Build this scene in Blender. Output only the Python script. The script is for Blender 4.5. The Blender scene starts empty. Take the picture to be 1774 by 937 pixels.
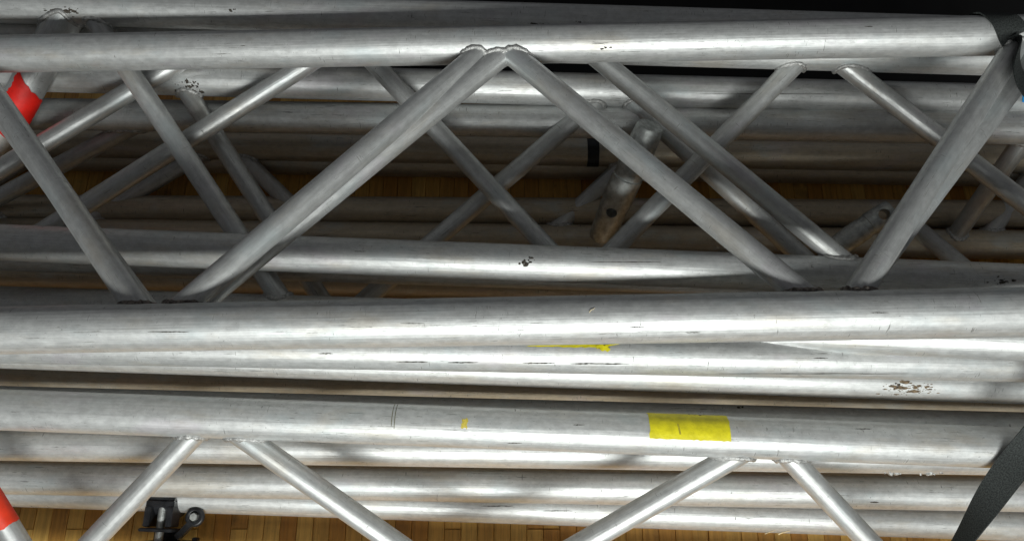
import bpy, bmesh, math, random
from mathutils import Vector, Matrix, noise

# ------------------------------------------------------------------ camera
W, H, F = 1774.0, 937.0, 1366.0          # photograph size and focal length in its pixels
PITCH = math.radians(70)                 # camera looks 70 degrees down on the pile
CZ = 1.285                               # camera height above the wooden bed
scn = bpy.context.scene
col = scn.collection
CAM = Vector((0, 0, CZ))
FW = Vector((0, math.cos(PITCH), -math.sin(PITCH)))
UP = Vector((0, math.sin(PITCH), math.cos(PITCH)))
RT = Vector((1, 0, 0))
cd = bpy.data.cameras.new('camera')
cam = bpy.data.objects.new('camera', cd)
col.objects.link(cam)
cam.location = CAM
cam.rotation_euler = (math.radians(90) - PITCH, 0, 0)
cd.sensor_fit = 'HORIZONTAL'
cd.angle_x = 2 * math.atan(W / 2 / F)
cd.clip_start = 0.02
cd.clip_end = 50
scn.camera = cam

# ------------------------------------------------------------------ light
wd = bpy.data.worlds.new('World')
scn.world = wd
wd.use_nodes = True
bg = wd.node_tree.nodes['Background']
bg.inputs['Color'].default_value = (0.95, 0.97, 1.0, 1)
bg.inputs['Strength'].default_value = 0.078
TARGET = Vector((0.05, 0.40, 0.25))


def area_lamp(name, direction, dist, size_x, size_y, watts, color):
    ld = bpy.data.lights.new(name, 'AREA')
    ld.shape = 'RECTANGLE'
    ld.size, ld.size_y = size_x, size_y
    ld.energy = watts
    ld.color = color
    lo = bpy.data.objects.new(name, ld)
    col.objects.link(lo)
    d = Vector(direction).normalized()
    lo.location = TARGET + d * dist
    lo.rotation_euler = (-d).to_track_quat('-Z', 'Y').to_euler()
    return lo


area_lamp('hall_lamp', (0.05, -0.788, 0.616), 2.5, 1.60, 0.30, 64, (0.97, 1.0, 0.965))

vs = scn.view_settings
vs.view_transform = 'Standard'
vs.look = 'None'
vs.exposure = 0
vs.gamma = 1
vs.use_curve_mapping = False
scn.cycles.max_bounces = 8
scn.cycles.use_denoising = True
scn.cycles.sample_clamp_indirect = 4


# ------------------------------------------------------------------ measuring
def U(px, py, D):
    """point seen at a pixel of the photograph at axial depth D"""
    return CAM + D * FW + (px - W / 2) / F * D * RT + (H / 2 - py) / F * D * UP


def depth_for_z(py, z):
    v = (H / 2 - py) / F
    return (CZ - z) / (math.sin(PITCH) - v * math.cos(PITCH))


def project(p):
    q = p - CAM
    d = q.dot(FW)
    return (W / 2 + q.dot(RT) / d * F, H / 2 - q.dot(UP) / d * F, d)


# ------------------------------------------------------------------ materials
def new_mat(name):
    m = bpy.data.materials.new(name)
    m.use_nodes = True
    nt = m.node_tree
    return m, nt, nt.nodes['Principled BSDF']


def N(nt, kind, **kw):
    n = nt.nodes.new(kind)
    for k, v in kw.items():
        setattr(n, k, v)
    return n


def mixcol(nt, fac, a, b, blend='MIX'):
    n = N(nt, 'ShaderNodeMix', data_type='RGBA', blend_type=blend)
    for sock, val in ((n.inputs[0], fac), (n.inputs[6], a), (n.inputs[7], b)):
        if isinstance(val, (int, float)):
            sock.default_value = val
        elif isinstance(val, tuple):
            sock.default_value = (*val, 1)
        else:
            nt.links.new(val, sock)
    return n.outputs[2]


def ramp(nt, src, p0, p1, c0=0.0, c1=1.0):
    n = N(nt, 'ShaderNodeMapRange')
    n.interpolation_type = 'SMOOTHSTEP'
    nt.links.new(src, n.inputs[0])
    n.inputs[1].default_value, n.inputs[2].default_value = p0, p1
    n.inputs[3].default_value, n.inputs[4].default_value = c0, c1
    return n.outputs[0]


def math_n(nt, op, a, b):
    n = N(nt, 'ShaderNodeMath', operation=op)
    for s, v in zip(n.inputs, (a, b)):
        if isinstance(v, (int, float)):
            s.default_value = v
        else:
            nt.links.new(v, s)
    return n.outputs[0]


def coords(nt, scale):
    """object coordinates (z runs along a tube) shifted by a random amount per object"""
    tc = N(nt, 'ShaderNodeTexCoord')
    oi = N(nt, 'ShaderNodeObjectInfo')
    off = math_n(nt, 'MULTIPLY', oi.outputs['Random'], 37.0)
    add = N(nt, 'ShaderNodeVectorMath', operation='ADD')
    nt.links.new(tc.outputs['Object'], add.inputs[0])
    nt.links.new(off, add.inputs[1])
    mp = N(nt, 'ShaderNodeVectorMath', operation='MULTIPLY')
    nt.links.new(add.outputs[0], mp.inputs[0])
    mp.inputs[1].default_value = scale
    return mp.outputs[0]


def tex(nt, scale, detail=4, rough=0.6):
    n = N(nt, 'ShaderNodeTexNoise')
    nt.links.new(coords(nt, scale), n.inputs['Vector'])
    n.inputs['Scale'].default_value = 1
    n.inputs['Detail'].default_value = detail
    n.inputs['Roughness'].default_value = rough
    return n.outputs['Fac']


def aluminium(name, base=(0.66, 0.66, 0.665), rough=0.44, grime=1.0):
    m, nt, b = new_mat(name)
    oi = N(nt, 'ShaderNodeObjectInfo')
    tone = ramp(nt, tex(nt, (120, 120, 75), 6, 0.7), 0.3, 0.7)
    c = mixcol(nt, tone, tuple(x * 0.86 for x in base), tuple(min(1, x * 1.10) for x in base))
    # faint oxide tints, warm and cool, in broad blotches
    warm = ramp(nt, tex(nt, (26, 26, 8), 4), 0.52, 0.72, 0, 0.34 * grime)
    c = mixcol(nt, warm, c, (0.55, 0.46, 0.33))
    cool = ramp(nt, tex(nt, (22, 22, 12), 3), 0.52, 0.72, 0, 0.40)
    c = mixcol(nt, cool, c, (0.52, 0.60, 0.62))
    mauve = ramp(nt, tex(nt, (24, 24, 10), 3), 0.56, 0.74, 0, 0.30)
    c = mixcol(nt, mauve, c, (0.60, 0.53, 0.60))
    # drawing lines along the tube
    streak = ramp(nt, tex(nt, (260, 260, 2.6), 4, 0.65), 0.40, 0.66)
    c = mixcol(nt, math_n(nt, 'MULTIPLY', streak, 0.20), c, (0.33, 0.33, 0.325))
    fine = ramp(nt, tex(nt, (700, 700, 12), 2), 0.45, 0.62)
    c = mixcol(nt, math_n(nt, 'MULTIPLY', fine, 0.10), c, (0.80, 0.80, 0.80))
    # rubbed black handling marks: streaks along the tube, ticks across it, dots, wide grey smudges
    mk1 = math_n(nt, 'MULTIPLY', ramp(nt, tex(nt, (420, 420, 30), 4, 0.7), 0.61, 0.66),
                 ramp(nt, tex(nt, (24, 24, 8), 2), 0.46, 0.60))
    mk2 = math_n(nt, 'MULTIPLY', ramp(nt, tex(nt, (70, 70, 520), 2, 0.5), 0.67, 0.72),
                 ramp(nt, tex(nt, (40, 40, 15), 2), 0.50, 0.62))
    mk3 = math_n(nt, 'MULTIPLY', ramp(nt, tex(nt, (300, 300, 260), 4, 0.75), 0.64, 0.69),
                 ramp(nt, tex(nt, (20, 20, 12), 2), 0.44, 0.58))
    mk = math_n(nt, 'MAXIMUM', math_n(nt, 'MAXIMUM', mk1, mk2), mk3)
    mk = math_n(nt, 'MULTIPLY', mk, 0.70 * grime)
    smudge = math_n(nt, 'MULTIPLY', ramp(nt, tex(nt, (90, 90, 50), 6, 0.75), 0.58, 0.72), 0.22 * grime)
    mk = math_n(nt, 'MAXIMUM', mk, smudge)
    c = mixcol(nt, mk, c, (0.10, 0.095, 0.085))
    nt.links.new(c, b.inputs['Base Color'])
    # dirt is not metallic
    inv = math_n(nt, 'SUBTRACT', 1.0, math_n(nt, 'MULTIPLY', mk, 0.8))
    nt.links.new(math_n(nt, 'MULTIPLY', inv, 0.66), b.inputs['Metallic'])
    r = ramp(nt, tex(nt, (120, 120, 45), 6, 0.75), 0.3, 0.7, rough - 0.04, rough + 0.08)
    r = math_n(nt, 'ADD', r, math_n(nt, 'MULTIPLY', mk, 0.2))
    r = math_n(nt, 'ADD', r, math_n(nt, 'MULTIPLY', oi.outputs['Random'], 0.06))
    nt.links.new(r, b.inputs['Roughness'])
    bp = N(nt, 'ShaderNodeBump')
    bp.inputs['Distance'].default_value = 0.0006
    bp.inputs['Strength'].default_value = 0.6
    h = math_n(nt, 'ADD', tex(nt, (300, 300, 5), 4), math_n(nt, 'MULTIPLY', tex(nt, (60, 60, 36), 5, 0.6), 1.0))
    nt.links.new(h, bp.inputs['Height'])
    nt.links.new(bp.outputs[0], b.inputs['Normal'])
    return m


def plain(name, colr, rough=0.6, metal=0.0, var=0.25, scale=60, bump=0.0):
    m, nt, b = new_mat(name)
    t = ramp(nt, tex(nt, (scale,) * 3, 4), 0.3, 0.7)
    c = mixcol(nt, t, tuple(x * (1 - var) for x in colr), tuple(min(1, x * (1 + var)) for x in colr))
    nt.links.new(c, b.inputs['Base Color'])
    b.inputs['Roughness'].default_value = rough
    b.inputs['Metallic'].default_value = metal
    if bump:
        bp = N(nt, 'ShaderNodeBump')
        bp.inputs['Distance'].default_value = 0.001
        bp.inputs['Strength'].default_value = bump
        nt.links.new(tex(nt, (scale * 3,) * 3, 4), bp.inputs['Height'])
        nt.links.new(bp.outputs[0], b.inputs['Normal'])
    return m


def wood_mat(name):
    m, nt, b = new_mat(name)
    oi = N(nt, 'ShaderNodeObjectInfo')
    c = mixcol(nt, oi.outputs['Random'], (0.58, 0.26, 0.045), (0.92, 0.57, 0.15))
    grain = ramp(nt, tex(nt, (170, 9, 60), 5, 0.65), 0.35, 0.68)
    c = mixcol(nt, math_n(nt, 'MULTIPLY', grain, 0.38), c, (0.22, 0.10, 0.025))
    dirt = ramp(nt, tex(nt, (14, 14, 14), 5, 0.65), 0.56, 0.72, 0, 0.45)
    c = mixcol(nt, dirt, c, (0.07, 0.04, 0.02))
    nt.links.new(c, b.inputs['Base Color'])
    b.inputs['Roughness'].default_value = 0.42
    bp = N(nt, 'ShaderNodeBump')
    bp.inputs['Distance'].default_value = 0.0006
    bp.inputs['Strength'].default_value = 0.5
    nt.links.new(grain, bp.inputs['Height'])
    nt.links.new(bp.outputs[0], b.inputs['Normal'])
    return m


def webbing_mat(name, colr):
    m, nt, b = new_mat(name)
    w = N(nt, 'ShaderNodeTexNoise')
    uv = N(nt, 'ShaderNodeUVMap')
    mp = N(nt, 'ShaderNodeVectorMath', operation='MULTIPLY')
    nt.links.new(uv.outputs[0], mp.inputs[0])
    mp.inputs[1].default_value = (26, 500, 1)
    nt.links.new(mp.outputs[0], w.inputs['Vector'])
    w.inputs['Scale'].default_value = 1
    t = ramp(nt, w.outputs['Fac'], 0.35, 0.65)
    c = mixcol(nt, t, tuple(x * 0.6 for x in colr), tuple(x * 1.5 for x in colr))
    nt.links.new(c, b.inputs['Base Color'])
    b.inputs['Roughness'].default_value = 0.8
    b.inputs['Specular IOR Level'].default_value = 0.25
    bp = N(nt, 'ShaderNodeBump')
    bp.inputs['Distance'].default_value = 0.0006
    bp.inputs['Strength'].default_value = 0.6
    nt.links.new(w.outputs['Fac'], bp.inputs['Height'])
    nt.links.new(bp.outputs[0], b.inputs['Normal'])
    return m


ALU = aluminium('aluminium_chord', (0.64, 0.65, 0.645), 0.46)
ALU_BRACE = aluminium('aluminium_brace', (0.58, 0.59, 0.585), 0.43, 0.8)
ALU_WOOD_REFL = aluminium('aluminium_wood_reflection', (0.53, 0.45, 0.33), 0.46, 1.2)  # shade and the floor's brown reflection painted into the base; heavier grime too
WELD = plain('weld_metal', (0.50, 0.50, 0.49), 0.50, 0.8, 0.3, 220, 1.0)
WELD_DARK = plain('sooty_weld', (0.20, 0.175, 0.155), 0.6, 0.5, 0.6, 260, 1.0)
STEEL = plain('galvanised_steel', (0.52, 0.54, 0.53), 0.5, 0.85, 0.25, 110, 0.4)
BLACK = plain('black_painted_iron', (0.022, 0.023, 0.026), 0.36, 0.3, 0.4, 90, 0.3)
RED = plain('red_tape', (0.72, 0.012, 0.006), 0.55, 0, 0.15, 50, 0.4)
RED2 = plain('orange_red_tape', (0.80, 0.045, 0.012), 0.5, 0, 0.12, 50, 0.3)
YEL = plain('yellow_tape', (0.74, 0.66, 0.012), 0.5, 0, 0.12, 90, 0.7)
YEL_OLD = plain('worn_yellow_tape', (0.62, 0.50, 0.08), 0.6, 0, 0.2, 200, 0.3)
INK = plain('marker_ink', (0.10, 0.09, 0.02), 0.6, 0, 0.4, 300)
INK_FAINT = plain('faded_ink', (0.42, 0.36, 0.03), 0.6, 0, 0.3, 300)
BLUE = plain('blue_tape', (0.02, 0.33, 0.72), 0.5, 0, 0.15, 50, 0.3)
DIRT = plain('dried_dirt', (0.055, 0.046, 0.036), 0.9, 0, 0.6, 300, 1.0)
RUST = plain('brown_dirt', (0.16, 0.115, 0.07), 0.9, 0, 0.6, 300, 1.0)
STRAW = plain('pale_wood_splinter', (0.72, 0.60, 0.38), 0.7, 0, 0.2, 200)
WOOD = wood_mat('laminated_wood')
BEDMAT = plain('dark_joint_filler', (0.03, 0.02, 0.012), 0.9, 0, 0.4, 40)
DARK = plain('dark_hall_floor', (0.008, 0.008, 0.008), 0.95, 0, 0.4, 6)
STRAP = webbing_mat('black_webbing', (0.032, 0.036, 0.035))


# ------------------------------------------------------------------ scene helpers
def link_mesh(name, verts, faces, mat, matrix=None, parent=None, smooth=True, sharp=None):
    me = bpy.data.meshes.new(name)
    me.from_pydata([tuple(v) for v in verts], [], faces)
    me.materials.append(mat)
    if smooth:
        me.polygons.foreach_set('use_smooth', [True] * len(me.polygons))
        if sharp:
            me.set_sharp_from_angle(angle=math.radians(sharp))
    me.update()
    o = bpy.data.objects.new(name, me)
    col.objects.link(o)
    attach(o, parent, matrix)
    return o


def attach(o, parent, matrix=None):
    """parent an object; matrix is in world space, None means the parent's own space"""
    if parent is None:
        if matrix is not None:
            o.matrix_basis = matrix
        WORLD[o.name] = o.matrix_basis.copy()
        return
    o.parent = parent
    if matrix is not None:
        o.matrix_basis = WORLD[parent.name].inverted() @ matrix
        WORLD[o.name] = matrix.copy()
    else:
        WORLD[o.name] = WORLD[parent.name].copy()


WORLD = {}


def thing(name, label, cat, loc, group=None):
    o = bpy.data.objects.new(name, None)
    o.empty_display_size = 0.05
    col.objects.link(o)
    o.location = loc
    WORLD[o.name] = Matrix.Translation(loc)
    tag(o, label, cat, group)
    return o


def tag(o, label, cat, group=None):
    o['label'] = label
    o['category'] = cat
    if group:
        o['group'] = group


def frame_for(p, q):
    """z along the tube, x towards the camera, y then points down in the picture"""
    z = (q - p).normalized()
    mid = (p + q) / 2
    x = CAM - mid
    x = (x - x.dot(z) * z).normalized()
    y = z.cross(x)
    m = Matrix((x, y, z)).transposed().to_4x4()
    m.translation = p
    return m


def tube_geom(L, r, wall=0.003, seg=48, rings=1):
    vs_, fs = [], []
    zs = [L * i / rings for i in range(rings + 1)]
    for rad in (r, r - wall):
        for z in zs:
            for k in range(seg):
                a = 2 * math.pi * k / seg
                vs_.append((rad * math.cos(a), rad * math.sin(a), z))
    nr = rings + 1
    for i in range(rings):
        for k in range(seg):
            k2 = (k + 1) % seg
            fs.append((i * seg + k, i * seg + k2, (i + 1) * seg + k2, (i + 1) * seg + k))
            b = nr * seg
            fs.append((b + i * seg + k2, b + i * seg + k, b + (i + 1) * seg + k, b + (i + 1) * seg + k2))
    for i, flip in ((0, 0), (nr - 1, 1)):
        for k in range(seg):
            k2 = (k + 1) % seg
            f = (i * seg + k, (nr + i) * seg + k, (nr + i) * seg + k2, i * seg + k2)
            fs.append(f[::-1] if flip else f)
    return vs_, fs


class Tube:
    """a straight round tube with its local frame and its projection into the photograph"""

    def __init__(self, name, p, q, r, mat, parent, wall=0.003, seg=56):
        self.p, self.q, self.r = p, q, r
        self.L = (q - p).length
        self.m = frame_for(p, q)
        v, f = tube_geom(self.L, r, wall, seg)
        self.o = link_mesh(name, v, f, mat, self.m, parent, True, 40)

    def s_at(self, px):
        """distance along the axis where the tube crosses a pixel column"""
        a, b = 0.0, 1.0
        fa = project(self.p)[0] - px
        for _ in range(50):
            c = (a + b) / 2
            fc = project(self.p.lerp(self.q, c))[0] - px
            if (fc > 0) == (fa > 0):
                a = c
            else:
                b = c
        return (a + b) / 2 * self.L

    def s_at_y(self, py):
        a, b = 0.0, 1.0
        fa = project(self.p)[1] - py
        for _ in range(50):
            c = (a + b) / 2
            fc = project(self.p.lerp(self.q, c))[1] - py
            if (fc > 0) == (fa > 0):
                a = c
            else:
                b = c
        return (a + b) / 2 * self.L

    def at(self, px):
        return self.p.lerp(self.q, self.s_at(px) / self.L)

    def theta(self, px, py):
        s = self.s_at(px)
        x, y, d = project(self.p.lerp(self.q, s / self.L))
        k = max(-0.985, min(0.985, (py - y) / (self.r * F / d)))
        return math.asin(k)


CH = {}
random.seed(11)


def chord(truss, key, x0y, x1y, d0=None, d1=None, z=None, mat=None, r=0.025, ext=(-0.16, 1.16)):
    """a main tube, given by its centre line at the left and right picture edges"""
    if z is not None:
        d0, d1 = depth_for_z(x0y, z), depth_for_z(x1y, z)
    a, b = U(0, x0y, d0), U(W, x1y, d1)
    t = Tube('chord', a.lerp(b, ext[0]), a.lerp(b, ext[1]), r, mat or ALU, truss)
    CH[key] = t
    return t


def weld_bead(brace, chord_t, P, u, mat, size=0.0030, seed=0):
    """an uneven bead along the line where a brace meets its chord"""
    m = brace.m
    inv = m.inverted()
    c_dir = (chord_t.q - chord_t.p).normalized()
    e1 = m.col[0].to_3d()
    e2 = m.col[1].to_3d()
    n, kx = 40, 8
    path = []
    for i in range(n):
        a = 2 * math.pi * i / n
        off = brace.r * (math.cos(a) * e1 + math.sin(a) * e2)
        o = P + off - chord_t.p
        o = o - o.dot(c_dir) * c_dir
        d = u - u.dot(c_dir) * c_dir
        A, B, C = d.dot(d), 2 * o.dot(d), o.dot(o) - chord_t.r ** 2
        disc = max(0.0, B * B - 4 * A * C)
        t = (-B + math.sqrt(disc)) / (2 * A)
        path.append((inv @ (P + off + t * u), inv.to_3x3() @ off.normalized()))
    vs_, fs = [], []
    for i in range(n):
        pt, rad = path[i]
        tan = (path[(i + 1) % n][0] - path[i - 1][0]).normalized()
        nn = (rad - rad.dot(tan) * tan).normalized()
        bb = tan.cross(nn)
        sz = size * (0.85 + 0.45 * noise.noise(Vector((i * 0.9, seed * 3.1, 0.3))) + 0.12 * (i % 3))
        for k in range(kx):
            a = 2 * math.pi * k / kx
            j = 1 + 0.25 * noise.noise(Vector((i * 1.7, k * 2.3, seed)))
            vs_.append(pt + sz * j * (math.cos(a) * 1.25 * nn + math.sin(a) * 1.25 * bb))
    for i in range(n):
        i2 = (i + 1) % n
        for k in range(kx):
            k2 = (k + 1) % kx
            fs.append((i * kx + k, i * kx + k2, i2 * kx + k2, i2 * kx + k))
    return link_mesh('weld_bead', vs_, fs, mat, None, brace.o)


SEED = [0]


def brace(truss, k1, x1, k2, x2, r=0.0142, mat=None, w1=None, w2=None):
    P, Q = CH[k1].at(x1), CH[k2].at(x2)
    t = Tube('brace', P, Q, r, mat or ALU_BRACE, truss, 0.002, 40)
    u = (Q - P).normalized()
    SEED[0] += 1
    weld_bead(t, CH[k1], P, u, w1 or WELD, seed=SEED[0])
    weld_bead(t, CH[k2], Q, -u, w2 or WELD, seed=SEED[0] + 50)
    return t


def patch(tube, outline, mat, name, lift=0.0005, thick=0.0, parent_obj=None, jitter=0.0, cells=(24, 10)):
    """a sheet lying on a tube. outline: function (i, j in 0..1) -> (s, theta); or tuple (s0, s1, t0, t1, shear)"""
    s0, s1, t0, t1, shear = outline
    nx, ny = cells
    vs_, fs = [], []
    for layer in ((0.0, thick) if thick else (0.0,)):
        for i in range(nx + 1):
            for j in range(ny + 1):
                a, b = i / nx, j / ny
                th = t0 + (t1 - t0) * b
                s = s0 + (s1 - s0) * a + shear * (b - 0.5)
                if jitter:
                    if i in (0, nx):
                        s += jitter * noise.noise(Vector((j * 1.3, i * 7.7, s0 * 50)))
                    if j in (0, ny):
                        th += jitter / tube.r * noise.noise(Vector((i * 0.9, j * 9.1, s0 * 70)))
                rr = tube.r + lift + layer + 0.0003 * noise.noise(Vector((i * 0.6, j * 0.6, s0 * 90)))
                vs_.append((rr * math.cos(th), rr * math.sin(th), s))
    for i in range(nx):
        for j in range(ny):
            a = i * (ny + 1) + j
            fs.append((a, a + 1, a + ny + 2, a + ny + 1))
    return link_mesh(name, vs_, fs, mat, None, parent_obj or tube.o)


def splat(tube, px, py, wpx, hpx, mat, name='dirt_mark', seed=0, flecks=14, lump=0.0012):
    """a crusty patch of dirt: an irregular low lump with crumbs round it, lying on the tube"""
    s = tube.s_at(px)
    th = tube.theta(px, py)
    d = project(tube.p.lerp(tube.q, s / tube.L))[2]
    ws, wt = wpx / 2 / F * d, hpx / 2 / F * d / tube.r / max(0.3, math.cos(th))
    rnd = random.Random(seed)
    vs_, fs = [], []

    def blob(cs, ct, rs, rt, h):
        n = 12
        base = len(vs_)
        vs_.append(((tube.r + h) * math.cos(ct), (tube.r + h) * math.sin(ct), cs))
        for ring, k in ((0.6, 0.8), (1.0, 0.0)):
            for i in range(n):
                a = 2 * math.pi * i / n
                w = ring * rnd.uniform(0.55, 1.25)
                q = tube.r + h * k - (0.0002 if k == 0 else 0)
                t2 = ct + rt * w * math.sin(a)
                vs_.append((q * math.cos(t2), q * math.sin(t2), cs + rs * w * math.cos(a)))
        for i in range(n):
            i2 = (i + 1) % n
            fs.append((base, base + 1 + i, base + 1 + i2))
            fs.append((base + 1 + i, base + 1 + n + i, base + 1 + n + i2, base + 1 + i2))

    for k in range(flecks):
        f = rnd.random() ** 1.6
        cs = s + rnd.gauss(0, 0.5) * ws
        ct = th + rnd.gauss(0, 0.42) * wt
        q = (rnd.uniform(0.16, 0.34) if k < 4 else 0.03 + 0.13 * rnd.random() ** 2)
        blob(cs, ct, ws * q, wt * q * 1.2, lump * rnd.uniform(0.3, 1))
    return link_mesh(name, vs_, fs, mat, None, tube.o)


# ------------------------------------------------------------------ setting
def box_geom(x0, x1, y0, y1, z0, z1, ch=0.0006):
    v = [(x0, y0, z0), (x1, y0, z0), (x1, y1, z0), (x0, y1, z0),
         (x0, y0, z1 - ch), (x1, y0, z1 - ch), (x1, y1, z1 - ch), (x0, y1, z1 - ch),
         (x0 + ch, y0 + ch, z1), (x1 - ch, y0 + ch, z1), (x1 - ch, y1 - ch, z1), (x0 + ch, y1 - ch, z1)]
    f = [(3, 2, 1, 0), (0, 1, 5, 4), (1, 2, 6, 5), (2, 3, 7, 6), (3, 0, 4, 7),
         (4, 5, 9, 8), (5, 6, 10, 9), (6, 7, 11, 10), (7, 4, 8, 11), (8, 9, 10, 11)]
    return v, f


v, f = box_geom(-6, 6, -4, 8, -1.02, -1.0)
g = link_mesh('ground', v, f, DARK, Matrix(), None, False)
g['kind'] = 'structure'
v, f = box_geom(-1.16, 1.16, -0.55, 0.834, -0.06, -0.021)
bed = link_mesh('wooden_floor', v, f, BEDMAT, Matrix(), None, False)
bed['kind'] = 'structure'
LENS = (0.33, 0.46, 0.58, 0.71)
BW = 0.0255
board_me = {}
for L in LENS:
    v, f = box_geom(-BW / 2 + 0.0003, BW / 2 - 0.0003, 0.0004, L - 0.0004, -0.02, 0)
    me = bpy.data.meshes.new('floor_board')
    me.from_pydata(v, [], f)
    me.materials.append(WOOD)
    board_me[L] = me
rb = random.Random(4)
nb = int(2.30 / BW)
FAR = 0.832
for i in range(nb):
    x = -1.15 + BW * (i + 0.5)
    y = FAR
    first = True
    while y > -0.2:
        L = rb.choice(LENS[:2] if first and rb.random() < 0.5 else LENS)
        first = False
        o = bpy.data.objects.new('floor_board', board_me[L])
        col.objects.link(o)
        o.parent = bed
        lift = 0.0024 if (0.02 < x < 0.32 and y < 0.5) else 0.0
        o.location = (x, y - L, rb.uniform(-0.0006, 0.0004) + lift)
        y -= L

# ------------------------------------------------------------------ trusses
GRP = 'aluminium trusses piled on the wooden floor'


def truss(label, loc):
    return thing('aluminium_truss', label, 'truss', loc, GRP)


# nearest truss: broad zigzag across the upper half
T1 = truss('uppermost clean truss whose braces form the large zigzag across the upper half', (0, 0.4, 0.2))
chord(T1, 'A1', 94, 61, 1.085, 1.000)
chord(T1, 'A2', 572, 539, 0.825, 0.808)
chord(T1, 'A3', 574, 545, 0.888, 0.865)
brace(T1, 'A1', -57, 'A2', 262, w2=WELD_DARK)
brace(T1, 'A1', 848, 'A2', 275, w2=WELD_DARK)
brace(T1, 'A1', 866, 'A2', 1432, w2=WELD_DARK)
brace(T1, 'A1', 1771, 'A2', 1462, w2=WELD_DARK)
brace(T1, 'A1', 893, 'A3', 290)
brace(T1, 'A1', 1822, 'A3', 1450)
brace(T1, 'A1', -70, 'A3', 275)
brace(T1, 'A1', 868, 'A3', 1440)

# second truss: just behind the first, its upper chord hidden by the front one
T2 = truss('truss just behind the front one, two braces meeting beneath the top tube at right', (0, 0.5, 0.05))
chord(T2, 'E2', 52, 102, 1.190, 1.130)
chord(T2, 'F2', 440, 498, 1.160, 1.130)
chord(T2, 'X1', 474, 515, z=0.030, mat=ALU_WOOD_REFL)  # filler tube added to keep the gap below the middle chord dark
brace(T2, 'E2', 610, 'F2', 988)
brace(T2, 'E2', 1398, 'F2', 1022)
brace(T2, 'E2', 1435, 'F2', 1975)
brace(T2, 'E2', 600, 'F2', 12)
brace(T2, 'E2', 385, 'F2', -232)

# third truss: rearmost chord along the top edge, near chord across the middle
T3 = truss('truss with a black blotch on its middle chord and a red-taped end post', (0, 0.6, 0.03))
chord(T3, 'E1', 9, 64, 1.140, 1.080)
chord(T3, 'F', 420, 489, 1.082, 1.060)
chord(T3, 'H', 524, 588, 1.185, 0.912)
brace(T3, 'E1', 150, 'H', 503)
brace(T3, 'E1', 960, 'F', 1492, w1=WELD_DARK)

# fourth truss
T4 = truss('truss whose braces meet at a rough bright weld behind the top tube, right of centre', (0, 0.5, 0.03))
chord(T4, 'D1', 129, 176, 1.215, 1.205)
chord(T4, 'J', 573, 600, 1.215, 1.120)
chord(T4, 'D5', 362, 372, z=0.030, mat=ALU_WOOD_REFL)
chord(T4, 'D4', 270, 300, z=0.030, mat=ALU_WOOD_REFL)
brace(T4, 'D1', 310, 'J', 598)
brace(T4, 'D1', 1055, 'J', 560)
brace(T4, 'D1', 1075, 'J', 1555)
brace(T4, 'D5', 1560, 'J', 1830)
brace(T4, 'D5', 20, 'J', -230)

# fifth truss on the floor
T5 = truss('dim truss low on the floor behind the upper zigzag, with a black tape band', (0, 0.6, 0.03))
chord(T5, 'D2', 197, 222, 1.255, 1.200)
chord(T5, 'D3', 246, 276, z=0.062, mat=ALU_WOOD_REFL)
chord(T5, 'D6', 402, 424, z=0.030, mat=ALU_WOOD_REFL)
brace(T5, 'D2', 265, 'D6', -112)
brace(T5, 'D3', 375, 'D6', 116)
brace(T5, 'D3', 92, 'D6', -150)
brace(T5, 'D3', 400, 'D6', 560)
brace(T5, 'D3', 1102, 'D6', 944)
brace(T5, 'D2', 1787, 'D6', 1645)
brace(T5, 'D3', 1805, 'D6', 1701)

# sixth truss: nearest in the lower half, braces run out of the bottom of the picture
T6 = truss('lower front truss with the yellow tape on its chord and braces running downward', (0, 0.1, 0.1))
chord(T6, 'B1', 709, 776, 0.976, 0.960)
chord(T6, 'C1', 765, 791, 1.090, 1.085)
chord(T6, 'B3', 1110, 1185, 1.010, 1.000)
brace(T6, 'B1', 364, 'B3', -4)
brace(T6, 'B1', 375, 'B3', 987)
brace(T6, 'B1', 1325, 'B3', 665)
brace(T6, 'B1', 1338, 'B3', 1734)
b0 = brace(T6, 'B1', -115, 'B3', 140)

# seventh and eighth: bundles of chords lying between
T7 = truss('truss low on the floor along the bottom edge, gripped by the black clamp', (0, 0.05, 0.03))
chord(T7, 'C2', 825, 855, 1.160, 1.135)
chord(T7, 'C3', 847, 907, 1.213, 1.185)
chord(T7, 'G4', 701, 747, 1.045, 1.035)
T8 = truss('truss seen as close-packed tubes between the two front chords, with brown dirt', (0, 0.3, 0.1))
chord(T8, 'G1', 593, 626, 0.960, 0.966)
chord(T8, 'G2', 604, 666, 1.012, 1.017)
chord(T8, 'G3', 645, 690, 1.150, 1.140, mat=ALU_WOOD_REFL)
brace(T8, 'G1', -200, 'G3', -150)
brace(T8, 'G1', 1930, 'G3', 1880)

# red-taped end post of the third truss
P = CH['E1'].at(122)
Q = U(-62, 355, 1.240)
post = Tube('end_post', P, Q, 0.0245, ALU, T3, 0.003, 48)
weld_bead(post, CH['E1'], P, (Q - P).normalized(), WELD, seed=91)

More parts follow.
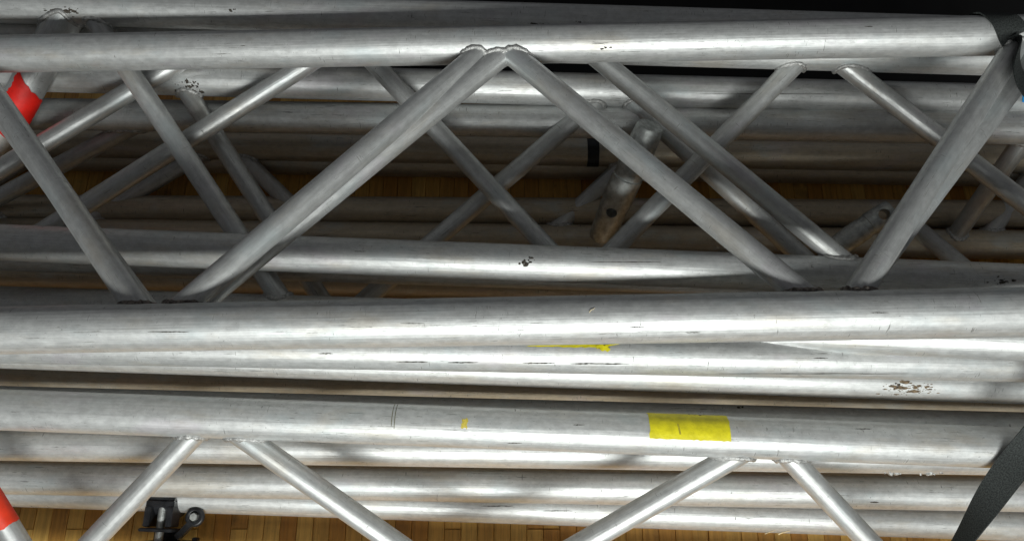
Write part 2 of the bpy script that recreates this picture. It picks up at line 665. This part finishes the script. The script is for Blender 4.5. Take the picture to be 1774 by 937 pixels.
# ------------------------------------------------------------------ tape, dirt, marks
s0, s1 = post.s_at_y(143), post.s_at_y(226)
red_a = patch(post, (s0, s1, -1.40, 0.85, -0.034), RED, 'red_tape', 0.0010, 0.0, jitter=0.004)
s0, s1 = b0.s_at_y(842), b0.s_at_y(910)
red_b = patch(b0, (s0, s1, -3.1, 3.1, 0.0), RED2, 'red_tape', 0.0008, 0.0, cells=(12, 40), jitter=0.002)
B1 = CH['B1']
ty = patch(B1, (B1.s_at(1120), B1.s_at(1257), -1.75, B1.theta(1190, 761), 0.0), YEL, 'yellow_tape', 0.0006, jitter=0.0015)
ty['label'] = 'bright yellow tape with a short pen stroke'
patch(B1, (B1.s_at(1168), B1.s_at(1171), B1.theta(1170, 735), B1.theta(1170, 752), 0.0025), INK_FAINT, 'pen_mark', 0.0012, parent_obj=B1.o, cells=(2, 6))
patch(B1, (B1.s_at(802), B1.s_at(811), B1.theta(806, 726), B1.theta(806, 742), 0.0), YEL_OLD, 'yellow_tape', 0.0005, jitter=0.003, cells=(6, 8))
for px in (683, 688):
    patch(B1, (B1.s_at(px), B1.s_at(px + 1.0), -1.3, B1.theta(px, 738 if px < 685 else 742), 0.0), INK, 'pen_mark', 0.0005, cells=(2, 10))
G1 = CH['G1']
patch(G1, (G1.s_at(932), G1.s_at(1056), G1.theta(1000, 594), G1.theta(1000, 602), -0.03), YEL, 'yellow_tape', 0.0008, jitter=0.0015, cells=(20, 3))
patch(G1, (G1.s_at(1030), G1.s_at(1050), G1.theta(1040, 599), G1.theta(1040, 607), 0.0), YEL, 'yellow_tape', 0.0030, jitter=0.004, cells=(8, 4))
D1 = CH['D1']
patch(D1, (D1.s_at(1753), D1.s_at(1800), -1.4, 0.05, 0.0), BLUE, 'blue_tape', 0.0008, jitter=0.001)
D3 = CH['D3']
patch(D3, (D3.s_at(1016), D3.s_at(1036), -3.0, 3.0, 0.004), BLACK, 'black_tape', 0.0012, cells=(4, 40))

splat(CH['F'], 912, 453, 34, 22, DIRT, seed=1, flecks=22)
splat(CH['F'], 1720, 487, 46, 16, DIRT, seed=2, flecks=30, lump=0.0008)
splat(CH['F'], 1396, 462, 8, 6, DIRT, seed=12, flecks=4)
splat(CH['G2'], 1562, 672, 84, 22, RUST, seed=3, flecks=90, lump=0.0008)
splat(CH['G2'], 1545, 668, 26, 10, DIRT, seed=13, flecks=8, lump=0.0008)
splat(CH['E1'], 930, 41, 44, 8, DIRT, seed=4, flecks=20)
splat(CH['E1'], 1004, 41, 26, 6, DIRT, seed=5, flecks=10)
splat(CH['E1'], 414, 20, 22, 12, DIRT, seed=6, flecks=6, lump=0.0005)
splat(CH['B1'], 1205, 716, 26, 5, RUST, seed=7, flecks=10)
splat(CH['G4'], 1280, 706, 14, 10, DIRT, seed=8, flecks=8)
splat(CH['G3'], 1278, 702, 12, 10, DIRT, seed=9, flecks=8)
splat(CH['C1'], 1542, 818, 34, 7, WELD, 'weld_bead', 31, 12, 0.0035)
splat(CH['C1'], 1602, 818, 34, 7, WELD, 'weld_bead', 32, 12, 0.0035)
splat(CH['D1'], 340, 150, 40, 30, DIRT, seed=21, flecks=40, lump=0.0006)
splat(CH['E1'], 130, 20, 60, 20, DIRT, seed=22, flecks=30, lump=0.0005)
splat(CH['A1'], 826, 87, 36, 10, RUST, seed=23, flecks=30, lump=0.0005)
splat(CH['A1'], 884, 86, 30, 10, DIRT, seed=24, flecks=14, lump=0.0004)
splat(CH['A1'], 1050, 83, 30, 14, DIRT, seed=10, flecks=9, lump=0.0003)



def scuff(tube, x0, x1, py, hpx, mat=None):
    """a long thin black rub mark, tapering to both ends"""
    vs_, fs = [], []
    n = 22
    for i in range(n + 1):
        a = i / n
        px = x0 + (x1 - x0) * a
        w = hpx * (math.sin(math.pi * a) ** 0.7) * (0.35 + 0.65 * abs(noise.noise(Vector((i * 0.8, x0 * 0.1, 2)))) * 1.6)
        wob = 0.5 * noise.noise(Vector((i * 0.25, x1 * 0.1, 7)))
        s = tube.s_at(px)
        for dy in (-w / 2 - 0.1, w / 2 + 0.1):
            th = tube.theta(px, py + wob + dy)
            rr = tube.r + 0.00025
            vs_.append((rr * math.cos(th), rr * math.sin(th), s))
    for i in range(n):
        fs.append((2 * i, 2 * i + 1, 2 * i + 3, 2 * i + 2))
    return link_mesh('scuff_mark', vs_, fs, mat or DIRT, None, tube.o)


for key, x0, x1, py, hp in (('G1', 690, 745, 626, 3), ('G1', 778, 830, 627, 3), ('G1', 985, 1085, 629, 4), ('G1', 905, 960, 628, 2.5),
                            ('G1', 1240, 1560, 646, 1.6), ('G1', 560, 585, 612, 3), ('G1', 1395, 1420, 620, 2),
                            ('A2', 275, 345, 574, 1.8), ('A2', 1085, 1110, 566, 2), ('A2', 1490, 1520, 542, 2), ('A2', 700, 740, 560, 1.4),
                            ('A2', 1180, 1205, 575, 2), ('B1', 1470, 1500, 743, 2), ('B1', 880, 905, 766, 1.6), ('B1', 990, 1010, 736, 2),
                            ('C2', 1495, 1510, 868, 3), ('C3', 835, 890, 876, 2), ('C3', 940, 990, 884, 2), ('F', 1020, 1140, 454, 1.4),
                            ('A1', 1485, 1500, 48, 1.5), ('A1', 430, 438, 80, 1.5), ('D1', 1200, 1450, 163, 1.2), ('F', 620, 640, 436, 2)):
    scuff(CH[key], x0, x1, py, hp)

# ------------------------------------------------------------------ spigots (truss couplers) in the gap
hole_cut = None


def spigot(p, q, r, label, hole_t, pin=False):
    t = thing('steel_spigot', label, 'coupler', tuple(p), 'loose steel couplers in the pile')
    m = frame_for(p, q)
    L = (q - p).length
    prof = [(0.0, 0.0), (r * 0.80, 0.0), (r * 0.88, L * 0.02), (r, L * 0.30), (r, L * 0.34), (r * 0.93, L * 0.345),
            (r * 0.93, L * 0.42), (r, L * 0.425), (r, L * 0.66), (r * 0.84, L * 0.985), (r * 0.76, L), (0.0, L)]
    bm = bmesh.new()
    seg = 40
    rows = []
    for rad, z in prof:
        if rad == 0:
            rows.append([bm.verts.new((0, 0, z))])
        else:
            rows.append([bm.verts.new((rad * math.cos(2 * math.pi * k / seg), rad * math.sin(2 * math.pi * k / seg), z)) for k in range(seg)])
    for a, b in zip(rows, rows[1:]):
        for k in range(seg):
            k2 = (k + 1) % seg
            if len(a) == 1:
                bm.faces.new((a[0], b[k2], b[k]))
            elif len(b) == 1:
                bm.faces.new((a[k], a[k2], b[0]))
            else:
                bm.faces.new((a[k], a[k2], b[k2], b[k]))
    bmesh.ops.recalc_face_normals(bm, faces=bm.faces)
    me = bpy.data.meshes.new('spigot_body')
    bm.to_mesh(me)
    bm.free()
    me.materials.append(STEEL)
    o = bpy.data.objects.new('spigot_body', me)
    col.objects.link(o)
    # bore the pin hole
    cb = bmesh.new()
    bmesh.ops.create_cone(cb, cap_ends=True, segments=28, radius1=0.0085, radius2=0.0085, depth=0.2,
                          matrix=Matrix.Translation((0, 0, L * hole_t)) @ Matrix.Rotation(math.pi / 2, 4, 'Y'))
    cm = bpy.data.meshes.new('bore')
    cb.to_mesh(cm)
    cb.free()
    co = bpy.data.objects.new('bore', cm)
    col.objects.link(co)
    md = o.modifiers.new('bore', 'BOOLEAN')
    md.operation = 'DIFFERENCE'
    md.object = co
    md.solver = 'EXACT'
    dg = bpy.context.evaluated_depsgraph_get()
    res = bpy.data.meshes.new_from_object(o.evaluated_get(dg))
    o.modifiers.clear()
    o.data = res
    bpy.data.objects.remove(co)
    res.polygons.foreach_set('use_smooth', [True] * len(res.polygons))
    res.set_sharp_from_angle(angle=math.radians(35))
    attach(o, t, m)
    if pin:
        # cross pin with a hexagonal head, pointing sideways out of the body
        bm = bmesh.new()
        bmesh.ops.create_cone(bm, cap_ends=True, segments=20, radius1=0.006, radius2=0.006, depth=0.075,
                              matrix=Matrix.Translation((0, -0.035, L * 0.38)) @ Matrix.Rotation(math.pi / 2, 4, 'X'))
        me = bpy.data.meshes.new('cross_pin')
        bm.to_mesh(me)
        bm.free()
        me.materials.append(WELD)
        po = bpy.data.objects.new('cross_pin', me)
        col.objects.link(po)
        attach(po, t, m)
        bm = bmesh.new()
        bmesh.ops.create_cone(bm, cap_ends=True, segments=6, radius1=0.0115, radius2=0.0115, depth=0.009,
                              matrix=Matrix.Translation((0, -0.052, L * 0.38)) @ Matrix.Rotation(math.pi / 2, 4, 'X'))
        me = bpy.data.meshes.new('nut')
        bm.to_mesh(me)
        bm.free()
        me.materials.append(STEEL)
        no = bpy.data.objects.new('nut', me)
        col.objects.link(no)
        attach(no, t, m)
    return t


spigot(U(1127, 218, 1.150), U(1040, 412, 1.27), 0.0235, 'grey steel coupler with a pin hole, under the centre-right zigzag brace', 0.70, True)
spigot(U(1545, 362, 1.245), U(1432, 440, 1.27), 0.0190, 'smaller steel coupler with a round eye, left of the right-hand brace pair', 0.14)

# ------------------------------------------------------------------ black clamp on the bottom chord
C3 = CH['C3']
cp = C3.at(296)
cm_ = frame_for(C3.p, C3.q)
cm_.translation = cp
CL = thing('pipe_clamp', 'black iron pipe clamp gripping the bottom tube, at lower left', 'clamp', tuple(cp))


def clamp_part(name, build, mat=BLACK, bevel=0.0012):
    bm = bmesh.new()
    build(bm)
    if bevel:
        bmesh.ops.bevel(bm, geom=[e for e in bm.edges if len(e.link_faces) == 2 and e.calc_face_angle(0) > 0.5],
                        offset=bevel, segments=2, affect='EDGES', clamp_overlap=True)
    me = bpy.data.meshes.new(name)
    bm.to_mesh(me)
    bm.free()
    me.materials.append(mat)
    o = bpy.data.objects.new(name, me)
    col.objects.link(o)
    attach(o, CL, cm_)
    return o


def bx(bm, x0, x1, y0, y1, z0, z1):
    r = bmesh.ops.create_cube(bm, size=1)
    for vv in r['verts']:
        vv.co = Vector(((x0 + x1) / 2 + vv.co.x * (x1 - x0), (y0 + y1) / 2 + vv.co.y * (y1 - y0), (z0 + z1) / 2 + vv.co.z * (z1 - z0)))


def arc_band(bm, r0, r1, a0, a1, z0, z1, n=22):
    rows = []
    for i in range(n + 1):
        a = a0 + (a1 - a0) * i / n
        c, s = math.cos(a), math.sin(a)
        rows.append([bm.verts.new((r * c, r * s, z)) for r, z in ((r0, z0), (r1, z0), (r1, z1), (r0, z1))])
    for a, b in zip(rows, rows[1:]):
        for k in range(4):
            k2 = (k + 1) % 4
            bm.faces.new((a[k], a[k2], b[k2], b[k]))
    bm.faces.new(rows[0][::-1])
    bm.faces.new(rows[-1])
    bmesh.ops.recalc_face_normals(bm, faces=bm.faces)


# x towards the viewer, y down the picture, z to the right along the tube
clamp_part('saddle', lambda bm: arc_band(bm, 0.0254, 0.0325, -1.9, 1.25, -0.020, 0.020))
clamp_part('jaw', lambda bm: arc_band(bm, 0.0254, 0.0325, 1.42, 4.2, -0.019, 0.019))
for zz in (-0.0205, 0.0125):
    clamp_part('fork_cheek', lambda bm: bx(bm, 0.006, 0.036, 0.016, 0.046, zz, zz + 0.009))
clamp_part('fork_bridge', lambda bm: bx(bm, 0.014, 0.0345, 0.008, 0.018, -0.0205, 0.0215))
clamp_part('eye_bolt', lambda bm: bmesh.ops.create_cone(bm, cap_ends=True, segments=18, radius1=0.0062, radius2=0.0062, depth=0.075,
           matrix=Matrix.Translation((0.021, 0.055, 0.0005)) @ Matrix.Rotation(math.pi / 2, 4, 'X')), STEEL, 0)
clamp_part('washer_plate', lambda bm: bx(bm, 0.002, 0.040, 0.0475, 0.0525, -0.024, 0.026))
clamp_part('lower_bracket', lambda bm: (bx(bm, -0.004, 0.034, 0.066, 0.071, -0.022, 0.026), bx(bm, -0.010, -0.002, 0.050, 0.105, -0.018, 0.022)))
clamp_part('lower_cheek', lambda bm: bx(bm, -0.004, 0.030, 0.0715, 0.105, -0.016, -0.009))
clamp_part('lower_cheek', lambda bm: bx(bm, -0.004, 0.030, 0.0715, 0.105, 0.012, 0.019))


def hook(bm):
    pts = [(0.026, 0.060), (0.034, 0.052), (0.040, 0.044), (0.046, 0.038)]
    for (z, y), (z2, y2) in zip(pts, pts[1:]):
        dz, dy = z2 - z, y2 - y
        l = math.hypot(dz, dy)
        nz, ny = -dy / l * 0.0045, dz / l * 0.0045
        vs4 = []
        for x in (0.010, 0.022):
            for (a, b) in ((z + nz, y + ny), (z - nz, y - ny), (z2 - nz, y2 - ny), (z2 + nz, y2 + ny)):
                vs4.append(bm.verts.new((x, b, a)))
        for f4 in ((0, 1, 2, 3), (7, 6, 5, 4), (0, 4, 5, 1), (1, 5, 6, 2), (2, 6, 7, 3), (3, 7, 4, 0)):
            bm.faces.new([vs4[k] for k in f4])
    bmesh.ops.recalc_face_normals(bm, faces=bm.faces)


clamp_part('lever', hook, BLACK, 0)


def ring(bm, R, r, cx, cy, cz):
    n, k_ = 28, 10
    rows = []
    for i in range(n):
        a = 2 * math.pi * i / n
        rows.append([bm.verts.new((cx + r * math.sin(2 * math.pi * k / k_), cy + (R + r * math.cos(2 * math.pi * k / k_)) * math.sin(a),
                                   cz + (R + r * math.cos(2 * math.pi * k / k_)) * math.cos(a))) for k in range(k_)])
    for i in range(n):
        for k in range(k_):
            bm.faces.new((rows[i][k], rows[(i + 1) % n][k], rows[(i + 1) % n][(k + 1) % k_], rows[i][(k + 1) % k_]))
    bmesh.ops.recalc_face_normals(bm, faces=bm.faces)


rg = clamp_part('ring', lambda bm: ring(bm, 0.0105, 0.0042, 0.018, 0.030, 0.049), BLACK, 0)
rg.data.polygons.foreach_set('use_smooth', [True] * len(rg.data.polygons))
clamp_part('ring_bolt', lambda bm: bmesh.ops.create_cone(bm, cap_ends=True, segments=6, radius1=0.0072, radius2=0.006, depth=0.014,
           matrix=Matrix.Translation((0.019, 0.030, 0.049)) @ Matrix.Rotation(math.pi / 2, 4, 'Y')), STEEL, 0.0006)
clamp_part('hook_end', lambda bm: (bx(bm, 0.0, 0.012, 0.064, 0.071, 0.030, 0.052), bx(bm, 0.0, 0.012, 0.0595, 0.0655, 0.046, 0.054)))


# ------------------------------------------------------------------ black webbing strap at the right
def catmull(pts, n):
    out = []
    P_ = [pts[0]] + list(pts) + [pts[-1]]
    for i in range(1, len(P_) - 2):
        for k in range(n):
            t = k / n
            a, b, c, d = P_[i - 1], P_[i], P_[i + 1], P_[i + 2]
            out.append(0.5 * ((2 * b) + (c - a) * t + (2 * a - 5 * b + 4 * c - d) * t * t + (3 * b - a - 3 * c + d) * t ** 3))
    out.append(P_[-2])
    return out


def strap(name, ctrl, label, width=0.036, thick=0.0018):
    """ctrl: (point, surface normal, width factor) along the band"""
    pts = catmull([c[0] for c in ctrl], 14)
    nrm = catmull([c[1].normalized() for c in ctrl], 14)
    wid = catmull([Vector((c[2], 0, 0)) for c in ctrl], 14)
    vs_, fs, uvs = [], [], []
    dist = 0
    cross = 6
    for i, p in enumerate(pts):
        tan = (pts[min(i + 1, len(pts) - 1)] - pts[max(i - 1, 0)]).normalized()
        n_ = nrm[i] - nrm[i].dot(tan) * tan
        n_.normalize()
        side = tan.cross(n_)
        w = width * wid[i].x / 2
        if i:
            dist += (p - pts[i - 1]).length
        for sgn in (1, -1):
            for k in range(cross + 1):
                c = (k / cross * 2 - 1)
                cup = 0.0012 * (c * c) * noise.noise(Vector((dist * 9, 0, 4)))
                vs_.append(p + side * c * w + n_ * (thick / 2 * sgn + cup))
                uvs.append((c * 0.5 + 0.5, dist))
    m_ = 2 * (cross + 1)
    order = list(range(cross + 1)) + [cross + 1 + k for k in range(cross, -1, -1)]
    for i in range(len(pts) - 1):
        for a, b in zip(order, order[1:] + order[:1]):
            fs.append((i * m_ + a, i * m_ + b, (i + 1) * m_ + b, (i + 1) * m_ + a))
    o = link_mesh(name, vs_, fs, STRAP, Matrix(), None, True, 50)
    ul = o.data.uv_layers.new(name='UVMap')
    for lp in o.data.loops:
        ul.data[lp.index].uv = uvs[lp.vertex_index]
    tag(o, label, 'strap')
    return o


A1 = CH['A1']
a_mid = A1.at(1722)
axA = (A1.q - A1.p).normalized()
frA = frame_for(A1.p, A1.q)
ex, ey = frA.col[0].to_3d(), frA.col[1].to_3d()


def on_a1(px, ang, lift=0.0016):
    c = A1.at(px)
    d = ex * math.cos(ang) + ey * math.sin(ang)
    return c + d * (A1.r + lift), d


ctrl = []
for px, ang in ((1688, -2.6), (1710, -1.7), (1722, -0.85), (1735, -0.1), (1748, 0.45)):
    p_, n_ = on_a1(px, ang)
    ctrl.append((p_, n_, 1.0))
toward = -FW
ctrl += [(U(1772, 128, 0.936), (toward + UP * -0.4 + RT * 0.2), 1.0),
         (U(1814, 200, 0.905), (toward - UP * 0.3 + RT * 0.3), 1.0),
         (U(1880, 380, 0.850), (toward + RT * 0.3), 1.0),
         (U(1905, 545, 0.775), (toward + RT * 0.1), 1.0),
         (U(1875, 655, 0.865), (toward - UP * 0.3 - RT * 0.2), 1.0),
         (U(1790, 765, 0.915), (toward * 0.9 + UP * 0.25 - RT * 0.15), 1.0),
         (U(1732, 838, 0.925), (toward * 0.75 + UP * 0.35 - RT * 0.55), 0.92),
         (U(1668, 935, 0.940), (toward * 0.12 + UP * 0.5 - RT * 0.8), 0.85),
         (U(1610, 1040, 0.955), (toward * 0.05 + UP * 0.5 - RT * 0.8), 0.85)]
strap('lashing_strap', ctrl, 'black webbing strap round the top tube and down the right edge')


# ------------------------------------------------------------------ splinters
def splinter(p, q, label, r=0.0009):
    t = (q - p).normalized()
    a = t.orthogonal().normalized()
    b = t.cross(a)
    vs_, fs = [], []
    for i in range(5):
        k = i / 4
        rr = r * (1 - 0.6 * k)
        c = p.lerp(q, k) + a * 0.0006 * math.sin(k * 5)
        for j in range(5):
            an = 2 * math.pi * j / 5
            vs_.append(c + rr * (math.cos(an) * a + math.sin(an) * 0.6 * b))
    for i in range(4):
        for j in range(5):
            j2 = (j + 1) % 5
            fs.append((i * 5 + j, i * 5 + j2, (i + 1) * 5 + j2, (i + 1) * 5 + j))
    fs.append((4, 3, 2, 1, 0))
    fs.append((20, 21, 22, 23, 24))
    o = link_mesh('wood_splinter', vs_, fs, STRAW, Matrix(), None, False)
    tag(o, label, 'splinter', 'pale wood splinters')
    return o


def on_tube(t, px, py, lift=0.001):
    th = t.theta(px, py)
    s = t.s_at(px)
    return t.m @ Vector(((t.r + lift) * math.cos(th), (t.r + lift) * math.sin(th), s))


splinter(on_tube(CH['A2'], 1018, 542), on_tube(CH['A2'], 1027, 534), 'tiny pale splinter on the thick middle tube', 0.0005)
splinter(on_tube(C3, 1322, 921, 0.002), on_tube(C3, 1336, 914, 0.002), 'pale splinter under the bottom tube, left one of two', 0.0011)
splinter(on_tube(C3, 1345, 922, 0.002), on_tube(C3, 1360, 915, 0.002), 'pale splinter under the bottom tube, right one of two', 0.0011)
